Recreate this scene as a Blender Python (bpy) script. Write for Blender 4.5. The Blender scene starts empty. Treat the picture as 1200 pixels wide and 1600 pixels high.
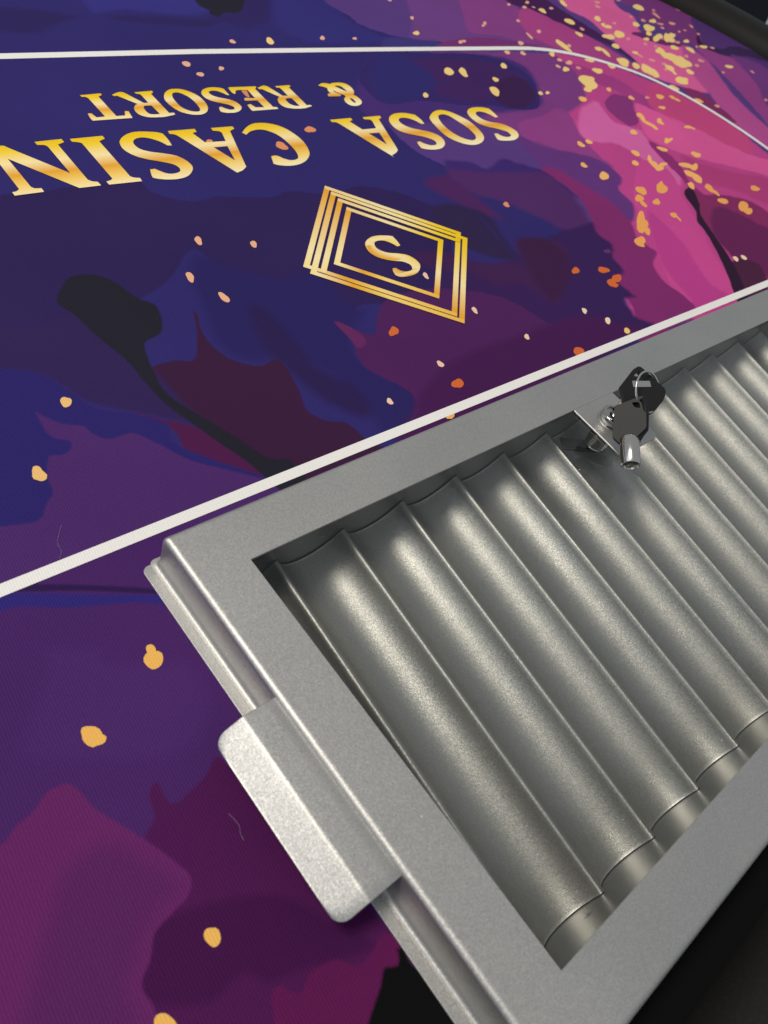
import bpy, bmesh, math, random
import numpy as np
from mathutils import Vector, Matrix, Euler
from mathutils.geometry import delaunay_2d_cdt, tessellate_polygon, intersect_point_tri_2d

random.seed(7)
S = bpy.context.scene
COL = S.collection
K = 0.00089            # metres per survey unit (a survey unit is about 0.9 mm)
FZ = -25.8             # felt height in survey units; the lid top is 0

def W(x, y, z):
    return Vector((x * K, y * K, (z - FZ) * K))

# ------------------------------------------------------------------ camera
CAM = Vector((-150.02, -191.33, 332.91))
ROT = Euler((math.radians(39.378), math.radians(-17.665), math.radians(-39.883)), 'XYZ')
FPX = 1273.1
cd = bpy.data.cameras.new('camera')
cam = bpy.data.objects.new('camera', cd)
COL.objects.link(cam)
cam.location = W(*CAM)
cam.rotation_euler = ROT
cd.sensor_fit = 'VERTICAL'
cd.sensor_height = 36.0
cd.sensor_width = 27.0
cd.lens = FPX / 1600.0 * 36.0
cd.clip_start = 0.01
cd.clip_end = 60.0
cd.dof.use_dof = True
cd.dof.focus_distance = 0.47
cd.dof.aperture_fstop = 15.0
S.camera = cam

# ------------------------------------------------------------------ world and lamps
wd = bpy.data.worlds.new('World')
S.world = wd
wd.use_nodes = True
bg = wd.node_tree.nodes['Background']
bg.inputs['Color'].default_value = (0.90, 0.95, 1.0, 1)
bg.inputs['Strength'].default_value = 0.37

def area_lamp(name, loc, target, size, size_y, power, color):
    d = bpy.data.lights.new(name, 'AREA')
    d.shape = 'RECTANGLE'
    d.size = size
    d.size_y = size_y
    d.energy = power
    d.color = color
    o = bpy.data.objects.new(name, d)
    COL.objects.link(o)
    o.location = loc
    o.rotation_euler = (Vector(target) - Vector(loc)).to_track_quat('-Z', 'Y').to_euler()
    return o

T0 = Vector((0.22, -0.10, 0.0))
area_lamp('ceiling_lamp', T0 + 3.6 * Vector((-0.42, 0.30, 0.86)), T0, 1.05, 1.05, 94, (1.0, 0.905, 0.77))
area_lamp('cool_fill_light', T0 + 2.3 * Vector((-0.80, 0.28, 0.53)), T0, 1.5, 1.2, 5, (0.86, 0.93, 1.0))  # weak cool fill added from the left, not an actual window

S.view_settings.view_transform = 'Standard'
S.view_settings.look = 'None'
S.view_settings.gamma = 1.0
S.view_settings.exposure = 0.0
S.view_settings.use_curve_mapping = False
S.render.engine = 'CYCLES'

# ------------------------------------------------------------------ helpers
def lin(c):
    out = []
    for v in c[:3]:
        v = v / 255.0
        out.append(v / 12.92 if v <= 0.04045 else ((v + 0.055) / 1.055) ** 2.4)
    return tuple(out) + (1.0,)

def mesh_obj(name, verts, faces, mat, parent=None, smooth=None, conv=True):
    me = bpy.data.meshes.new(name)
    me.from_pydata([W(*v) if conv else v for v in verts], [], faces)
    me.validate()
    bm = bmesh.new()
    bm.from_mesh(me)
    bmesh.ops.recalc_face_normals(bm, faces=bm.faces)
    bm.to_mesh(me)
    bm.free()
    if smooth is not None:
        me.polygons.foreach_set('use_smooth', [True] * len(me.polygons))
        me.set_sharp_from_angle(angle=math.radians(smooth))
    o = bpy.data.objects.new(name, me)
    if mat:
        me.materials.append(mat)
    COL.objects.link(o)
    if parent:
        o.parent = parent
        o.matrix_parent_inverse = parent.matrix_basis.inverted()
    return o

def empty(name, loc):
    o = bpy.data.objects.new(name, None)
    o.empty_display_size = 0.03
    COL.objects.link(o)
    o.location = loc
    return o

def tag(o, label, cat, group=None, kind=None):
    if label: o['label'] = label
    if cat: o['category'] = cat
    if group: o['group'] = group
    if kind: o['kind'] = kind
    return o

def box_vf(x0, x1, y0, y1, z0, z1):
    v = [(x0, y0, z0), (x1, y0, z0), (x1, y1, z0), (x0, y1, z0), (x0, y0, z1), (x1, y0, z1), (x1, y1, z1), (x0, y1, z1)]
    f = [(0, 3, 2, 1), (4, 5, 6, 7), (0, 1, 5, 4), (1, 2, 6, 5), (2, 3, 7, 6), (3, 0, 4, 7)]
    return v, f

def bevel(o, w, seg=3, ang=35):
    m = o.modifiers.new('bevel', 'BEVEL')
    m.width = w * K
    m.segments = seg
    m.limit_method = 'ANGLE'
    m.angle_limit = math.radians(ang)
    return o

# camera survey: a point seen at photo coordinates (1200x1600) carried onto the felt plane
RM = ROT.to_matrix()
def felt_point(px, py, z=FZ):
    d = RM @ Vector(((px - 600) / FPX, -(py - 800) / FPX, -1.0))
    t = (z - CAM.z) / d.z
    p = CAM + d * t
    return (p.x, p.y)

# ------------------------------------------------------------------ materials
def new_mat(name):
    m = bpy.data.materials.new(name)
    m.use_nodes = True
    nt = m.node_tree
    return m, nt, nt.nodes['Principled BSDF']

def coords(nt, scale=1.0):
    tc = nt.nodes.new('ShaderNodeTexCoord')
    mp = nt.nodes.new('ShaderNodeMapping')
    mp.inputs['Scale'].default_value = (scale, scale, scale) if not isinstance(scale, tuple) else scale
    nt.links.new(tc.outputs['Object'], mp.inputs['Vector'])
    return mp.outputs['Vector']

def metal(name, base, rough, metallic=1.0, flake=0.25, bump=0.06, flake_scale=2600.0, rvar=0.08, dust=0.0):
    m, nt, b = new_mat(name)
    L = nt.links
    v = coords(nt)
    n1 = nt.nodes.new('ShaderNodeTexNoise')
    n1.inputs['Scale'].default_value = flake_scale
    n1.inputs['Detail'].default_value = 2.0
    L.new(v, n1.inputs['Vector'])
    vo = nt.nodes.new('ShaderNodeTexVoronoi')
    vo.inputs['Scale'].default_value = flake_scale
    L.new(v, vo.inputs['Vector'])
    n2 = nt.nodes.new('ShaderNodeTexNoise')
    n2.inputs['Scale'].default_value = 14.0
    n2.inputs['Detail'].default_value = 4.0
    L.new(v, n2.inputs['Vector'])
    mr = nt.nodes.new('ShaderNodeMapRange')
    mr.inputs['From Min'].default_value = 0.25
    mr.inputs['From Max'].default_value = 0.75
    mr.inputs['To Min'].default_value = 1.0 - flake
    mr.inputs['To Max'].default_value = 1.0 + flake
    L.new(n1.outputs['Fac'], mr.inputs['Value'])
    mx = nt.nodes.new('ShaderNodeMix')
    mx.data_type = 'RGBA'
    mx.blend_type = 'MULTIPLY'
    mx.inputs['Factor'].default_value = 1.0
    mx.inputs['A'].default_value = base + (1.0,)
    L.new(mr.outputs['Result'], mx.inputs['B'])
    if dust:
        dv = nt.nodes.new('ShaderNodeTexVoronoi')
        dv.inputs['Scale'].default_value = 150.0
        L.new(v, dv.inputs['Vector'])
        near = nt.nodes.new('ShaderNodeMath')
        near.operation = 'LESS_THAN'
        near.inputs[1].default_value = 0.055
        L.new(dv.outputs['Distance'], near.inputs[0])
        sp_ = nt.nodes.new('ShaderNodeSeparateColor')
        L.new(dv.outputs['Color'], sp_.inputs[0])
        few = nt.nodes.new('ShaderNodeMath')
        few.operation = 'GREATER_THAN'
        few.inputs[1].default_value = 1.0 - dust
        L.new(sp_.outputs[0], few.inputs[0])
        both = nt.nodes.new('ShaderNodeMath')
        both.operation = 'MULTIPLY'
        L.new(near.outputs[0], both.inputs[0])
        L.new(few.outputs[0], both.inputs[1])
        dm = nt.nodes.new('ShaderNodeMix')
        dm.data_type = 'RGBA'
        L.new(both.outputs[0], dm.inputs['Factor'])
        L.new(mx.outputs['Result'], dm.inputs['A'])
        dm.inputs['B'].default_value = (0.85, 0.85, 0.83, 1)
        L.new(dm.outputs['Result'], b.inputs['Base Color'])
    else:
        L.new(mx.outputs['Result'], b.inputs['Base Color'])
    rr = nt.nodes.new('ShaderNodeMapRange')
    rr.inputs['From Min'].default_value = 0.3
    rr.inputs['From Max'].default_value = 0.7
    rr.inputs['To Min'].default_value = rough - rvar * 0.5
    rr.inputs['To Max'].default_value = rough + rvar * 0.5
    L.new(n2.outputs['Fac'], rr.inputs['Value'])
    L.new(rr.outputs['Result'], b.inputs['Roughness'])
    b.inputs['Metallic'].default_value = metallic
    # metallic flakes: every cell leans its own way
    if bump:
        ge = nt.nodes.new('ShaderNodeNewGeometry')
        sb = nt.nodes.new('ShaderNodeVectorMath')
        sb.operation = 'SUBTRACT'
        sb.inputs[1].default_value = (0.5, 0.5, 0.5)
        L.new(vo.outputs['Color'], sb.inputs[0])
        sc = nt.nodes.new('ShaderNodeVectorMath')
        sc.operation = 'SCALE'
        sc.inputs['Scale'].default_value = bump
        L.new(sb.outputs[0], sc.inputs[0])
        ad = nt.nodes.new('ShaderNodeVectorMath')
        ad.operation = 'ADD'
        L.new(sc.outputs[0], ad.inputs[0])
        L.new(ge.outputs['Normal'], ad.inputs[1])
        nm = nt.nodes.new('ShaderNodeVectorMath')
        nm.operation = 'NORMALIZE'
        L.new(ad.outputs[0], nm.inputs[0])
        L.new(nm.outputs[0], b.inputs['Normal'])
    return m

M = {}
M['lid'] = metal('satin_silver_paint', (0.47, 0.47, 0.465), 0.52, 0.95, 0.14, 0.11, 1900.0, 0.10, 0.06)
M['tube'] = metal('tube_silver_paint', (0.37, 0.364, 0.352), 0.485, 1.0, 0.22, 0.13, 2400.0, 0.12, 0.05)
M['wall'] = metal('end_wall_silver', (0.36, 0.355, 0.345), 0.32, 1.0, 0.06, 0.06)
M['chrome'] = metal('chrome', (0.48, 0.475, 0.46), 0.07, 1.0, 0.0, 0.0)
M['nickel'] = metal('nickel_key', (0.60, 0.585, 0.55), 0.20, 1.0, 0.03, 0.01)
M['cam'] = metal('dark_cam_steel', (0.09, 0.09, 0.092), 0.4, 0.8, 0.03, 0.01)

def plain(name, col, rough, spec=0.5, noise=0.0, nscale=200.0, bump=0.0):
    m, nt, b = new_mat(name)
    b.inputs['Base Color'].default_value = col
    b.inputs['Roughness'].default_value = rough
    b.inputs['Specular IOR Level'].default_value = spec
    if noise or bump:
        v = coords(nt)
        n = nt.nodes.new('ShaderNodeTexNoise')
        n.inputs['Scale'].default_value = nscale
        n.inputs['Detail'].default_value = 5.0
        nt.links.new(v, n.inputs['Vector'])
        if noise:
            mr = nt.nodes.new('ShaderNodeMapRange')
            mr.inputs['From Min'].default_value = 0.3
            mr.inputs['From Max'].default_value = 0.7
            mr.inputs['To Min'].default_value = 1 - noise
            mr.inputs['To Max'].default_value = 1 + noise
            nt.links.new(n.outputs['Fac'], mr.inputs['Value'])
            mx = nt.nodes.new('ShaderNodeMix')
            mx.data_type = 'RGBA'
            mx.blend_type = 'MULTIPLY'
            mx.inputs['Factor'].default_value = 1.0
            mx.inputs['A'].default_value = col
            nt.links.new(mr.outputs['Result'], mx.inputs['B'])
            nt.links.new(mx.outputs['Result'], b.inputs['Base Color'])
        if bump:
            bp = nt.nodes.new('ShaderNodeBump')
            bp.inputs['Strength'].default_value = bump
            bp.inputs['Distance'].default_value = 0.001
            nt.links.new(n.outputs['Fac'], bp.inputs['Height'])
            nt.links.new(bp.outputs['Normal'], b.inputs['Normal'])
    return m

M['key_plastic'] = plain('black_key_plastic', (0.012, 0.0125, 0.015, 1), 0.5, 0.22, 0.1, 900, 0.04)
M['vinyl'] = plain('black_rail_vinyl', (0.009, 0.009, 0.0088, 1), 0.6, 0.22, 0.15, 500, 0.25)
M['carpet'] = plain('dark_navy_carpet', (0.006, 0.007, 0.014, 1), 0.95, 0.1, 0.4, 400, 0.4)
M['white_plastic'] = plain('white_plastic', (0.75, 0.76, 0.8, 1), 0.5)
M['black_hole'] = plain('dark_recess', (0.006, 0.006, 0.006, 1), 0.8, 0.1)
M['lint'] = plain('pale_lint', (0.30, 0.22, 0.34, 1), 0.9, 0.1)

def weave(nt, b, color_socket, amount=0.16, bump=0.25):
    """printed polyester speed cloth: fine diagonal twill over whatever is printed on it"""
    L = nt.links
    tc = nt.nodes.new('ShaderNodeTexCoord')
    mp = nt.nodes.new('ShaderNodeMapping')
    mp.inputs['Rotation'].default_value = (0, 0, math.radians(6))
    L.new(tc.outputs['Object'], mp.inputs['Vector'])
    wv = nt.nodes.new('ShaderNodeTexWave')
    wv.bands_direction = 'X'
    wv.inputs['Scale'].default_value = 260.0
    wv.inputs['Distortion'].default_value = 1.2
    wv.inputs['Detail'].default_value = 1.0
    wv.inputs['Detail Scale'].default_value = 3.0
    L.new(mp.outputs['Vector'], wv.inputs['Vector'])
    ns = nt.nodes.new('ShaderNodeTexNoise')
    ns.inputs['Scale'].default_value = 850.0
    ns.inputs['Detail'].default_value = 2.0
    L.new(tc.outputs['Object'], ns.inputs['Vector'])
    ad = nt.nodes.new('ShaderNodeMath')
    ad.operation = 'ADD'
    L.new(wv.outputs['Fac'], ad.inputs[0])
    L.new(ns.outputs['Fac'], ad.inputs[1])
    nb = nt.nodes.new('ShaderNodeTexNoise')
    nb.inputs['Scale'].default_value = 9.0
    nb.inputs['Detail'].default_value = 4.0
    L.new(tc.outputs['Object'], nb.inputs['Vector'])
    ad2 = nt.nodes.new('ShaderNodeMath')
    ad2.operation = 'ADD'
    L.new(ad.outputs[0], ad2.inputs[0])
    L.new(nb.outputs['Fac'], ad2.inputs[1])
    mr = nt.nodes.new('ShaderNodeMapRange')
    mr.inputs['From Min'].default_value = 0.6
    mr.inputs['From Max'].default_value = 2.4
    mr.inputs['To Min'].default_value = 1.0 - amount
    mr.inputs['To Max'].default_value = 1.0 + amount
    L.new(ad2.outputs[0], mr.inputs['Value'])
    mx = nt.nodes.new('ShaderNodeMix')
    mx.data_type = 'RGBA'
    mx.blend_type = 'MULTIPLY'
    mx.inputs['Factor'].default_value = 1.0
    L.new(color_socket, mx.inputs['A'])
    L.new(mr.outputs['Result'], mx.inputs['B'])
    L.new(mx.outputs['Result'], b.inputs['Base Color'])
    bp = nt.nodes.new('ShaderNodeBump')
    bp.inputs['Strength'].default_value = bump
    bp.inputs['Distance'].default_value = 0.0003
    L.new(ad.outputs[0], bp.inputs['Height'])
    L.new(bp.outputs['Normal'], b.inputs['Normal'])
    b.inputs['Roughness'].default_value = 0.85
    b.inputs['Specular IOR Level'].default_value = 0.06

def print_mat(name, attr, amount=0.16):
    m, nt, b = new_mat(name)
    at = nt.nodes.new('ShaderNodeAttribute')
    at.attribute_name = attr
    weave(nt, b, at.outputs['Color'], amount)
    return m

M['felt'] = print_mat('printed_felt', 'ink', 0.25)
M['splatter'] = print_mat('printed_gold_drops', 'ink', 0.10)

def white_ink():
    m, nt, b = new_mat('white_ink')
    c = nt.nodes.new('ShaderNodeRGB')
    c.outputs[0].default_value = (0.77, 0.77, 0.77, 1)
    weave(nt, b, c.outputs[0], 0.08)
    return m
M['white_ink'] = white_ink()

def gold_ink():
    m, nt, b = new_mat('gold_gradient_ink')
    at = nt.nodes.new('ShaderNodeAttribute')
    at.attribute_name = 'g'
    cr = nt.nodes.new('ShaderNodeValToRGB')
    e = cr.color_ramp.elements
    stops = [(0.0, (228, 190, 32)), (0.14, (236, 202, 62)), (0.36, (240, 222, 168)), (0.58, (222, 160, 50)), (0.76, (236, 200, 104)), (1.0, (243, 232, 190))]
    e[0].position, e[0].color = stops[0][0], lin(stops[0][1])
    e[1].position, e[1].color = stops[-1][0], lin(stops[-1][1])
    for p, c in stops[1:-1]:
        x = e.new(p)
        x.color = lin(c)
    nt.links.new(at.outputs['Fac'], cr.inputs['Fac'])
    weave(nt, b, cr.outputs['Color'], 0.08)
    return m
M['gold_ink'] = gold_ink()

def acrylic():
    m = bpy.data.materials.new('clear_acrylic')
    m.use_nodes = True
    nt = m.node_tree
    nt.nodes.clear()
    out = nt.nodes.new('ShaderNodeOutputMaterial')
    tr = nt.nodes.new('ShaderNodeBsdfTransparent')
    tr.inputs['Color'].default_value = (0.965, 0.975, 0.97, 1)
    gl = nt.nodes.new('ShaderNodeBsdfGlossy')
    gl.inputs['Roughness'].default_value = 0.02
    fr = nt.nodes.new('ShaderNodeFresnel')
    fr.inputs['IOR'].default_value = 1.47
    mx = nt.nodes.new('ShaderNodeMixShader')
    # the sheet does not bend rays, so only the face a ray enters by mirrors; the far face would mirror totally
    ge = nt.nodes.new('ShaderNodeNewGeometry')
    sub = nt.nodes.new('ShaderNodeMath')
    sub.operation = 'SUBTRACT'
    sub.inputs[0].default_value = 1.0
    nt.links.new(ge.outputs['Backfacing'], sub.inputs[1])
    mu = nt.nodes.new('ShaderNodeMath')
    mu.operation = 'MULTIPLY'
    nt.links.new(sub.outputs[0], mu.inputs[0])
    nt.links.new(fr.outputs[0], mu.inputs[1])
    nt.links.new(mu.outputs[0], mx.inputs[0])
    nt.links.new(tr.outputs[0], mx.inputs[1])
    nt.links.new(gl.outputs[0], mx.inputs[2])
    nt.links.new(mx.outputs[0], out.inputs['Surface'])
    return m
M['acrylic'] = acrylic()

# ------------------------------------------------------------------ floor
fl = mesh_obj('floor', [(-9000, -9000, -870), (30000, -9000, -870), (30000, 30000, -870), (-9000, 30000, -870)], [(0, 1, 2, 3)], M['carpet'])
fl['kind'] = 'structure'

# ------------------------------------------------------------------ table: outline, rail, felt
table = tag(empty('casino_table', W(325, 300, FZ)), 'large casino table with purple and pink printed felt and black padded rail', 'casino table')
CX0, CX1, CY, RR = -165.0, 815.0, 300.0, 614.0      # stadium outline of the felt

def stadium(off, n=48):
    r = RR + off
    pts = []
    for i in range(n + 1):
        a = -math.pi / 2 + math.pi * i / n
        pts.append((CX1 + r * math.cos(a), CY + r * math.sin(a)))
    for i in range(n + 1):
        a = math.pi / 2 + math.pi * i / n
        pts.append((CX0 + r * math.cos(a), CY + r * math.sin(a)))
    return pts

prof = [(-3, FZ - 14), (-1.5, FZ + 1), (2, FZ + 12), (10, FZ + 22), (24, FZ + 29), (44, FZ + 32), (66, FZ + 29), (86, FZ + 20), (98, FZ + 6), (102, FZ - 12), (100, FZ - 60), (60, FZ - 75), (-3, FZ - 75)]
vs, fs = [], []
for o_, z_ in prof:
    ring = stadium(o_)
    nr = len(ring)
    vs += [(x, y, z_) for x, y in ring]
npf = len(prof)
for j in range(npf):
    a, b_ = j * nr, ((j + 1) % npf) * nr
    for i in range(nr):
        fs.append((a + i, a + (i + 1) % nr, b_ + (i + 1) % nr, b_ + i))
rail = mesh_obj('padded_rail', vs, fs, M['vinyl'], table, 60)

# table bed under the felt (thin rim, open under the tray) and its pedestal stay out of sight
HOLE = (4.0, 646.0, -284.0, -4.0)

def catmull(pts, closed=True, step=1.0, jit=0.0):
    """smooth through points; a third value marks a corner"""
    n = len(pts)
    P = [Vector(p[:2]) for p in pts]
    corner = [len(p) > 2 and bool(p[2]) for p in pts]
    out = []
    for i in range(n if closed else n - 1):
        p1, p2 = P[i], P[(i + 1) % n]
        p0 = p1 - (p2 - p1) if corner[i] or (not closed and i == 0) else P[(i - 1) % n]
        p3 = p2 + (p2 - p1) if corner[(i + 1) % n] or (not closed and i == n - 2) else P[(i + 2) % n]
        if corner[i] and corner[(i + 1) % n] and jit == 0:
            out.append(p1.copy())
            continue
        k = max(2, min(14, int((p2 - p1).length / step)))
        for j in range(k):
            t = j / k
            q = 0.5 * ((2 * p1) + (p2 - p0) * t + (2 * p0 - 5 * p1 + 4 * p2 - p3) * t * t + (3 * p1 - p0 - 3 * p2 + p3) * t ** 3)
            if jit:
                q = q + Vector((random.uniform(-jit, jit), random.uniform(-jit, jit)))
            out.append(q)
    if not closed:
        out.append(P[-1].copy())
    return out

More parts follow.
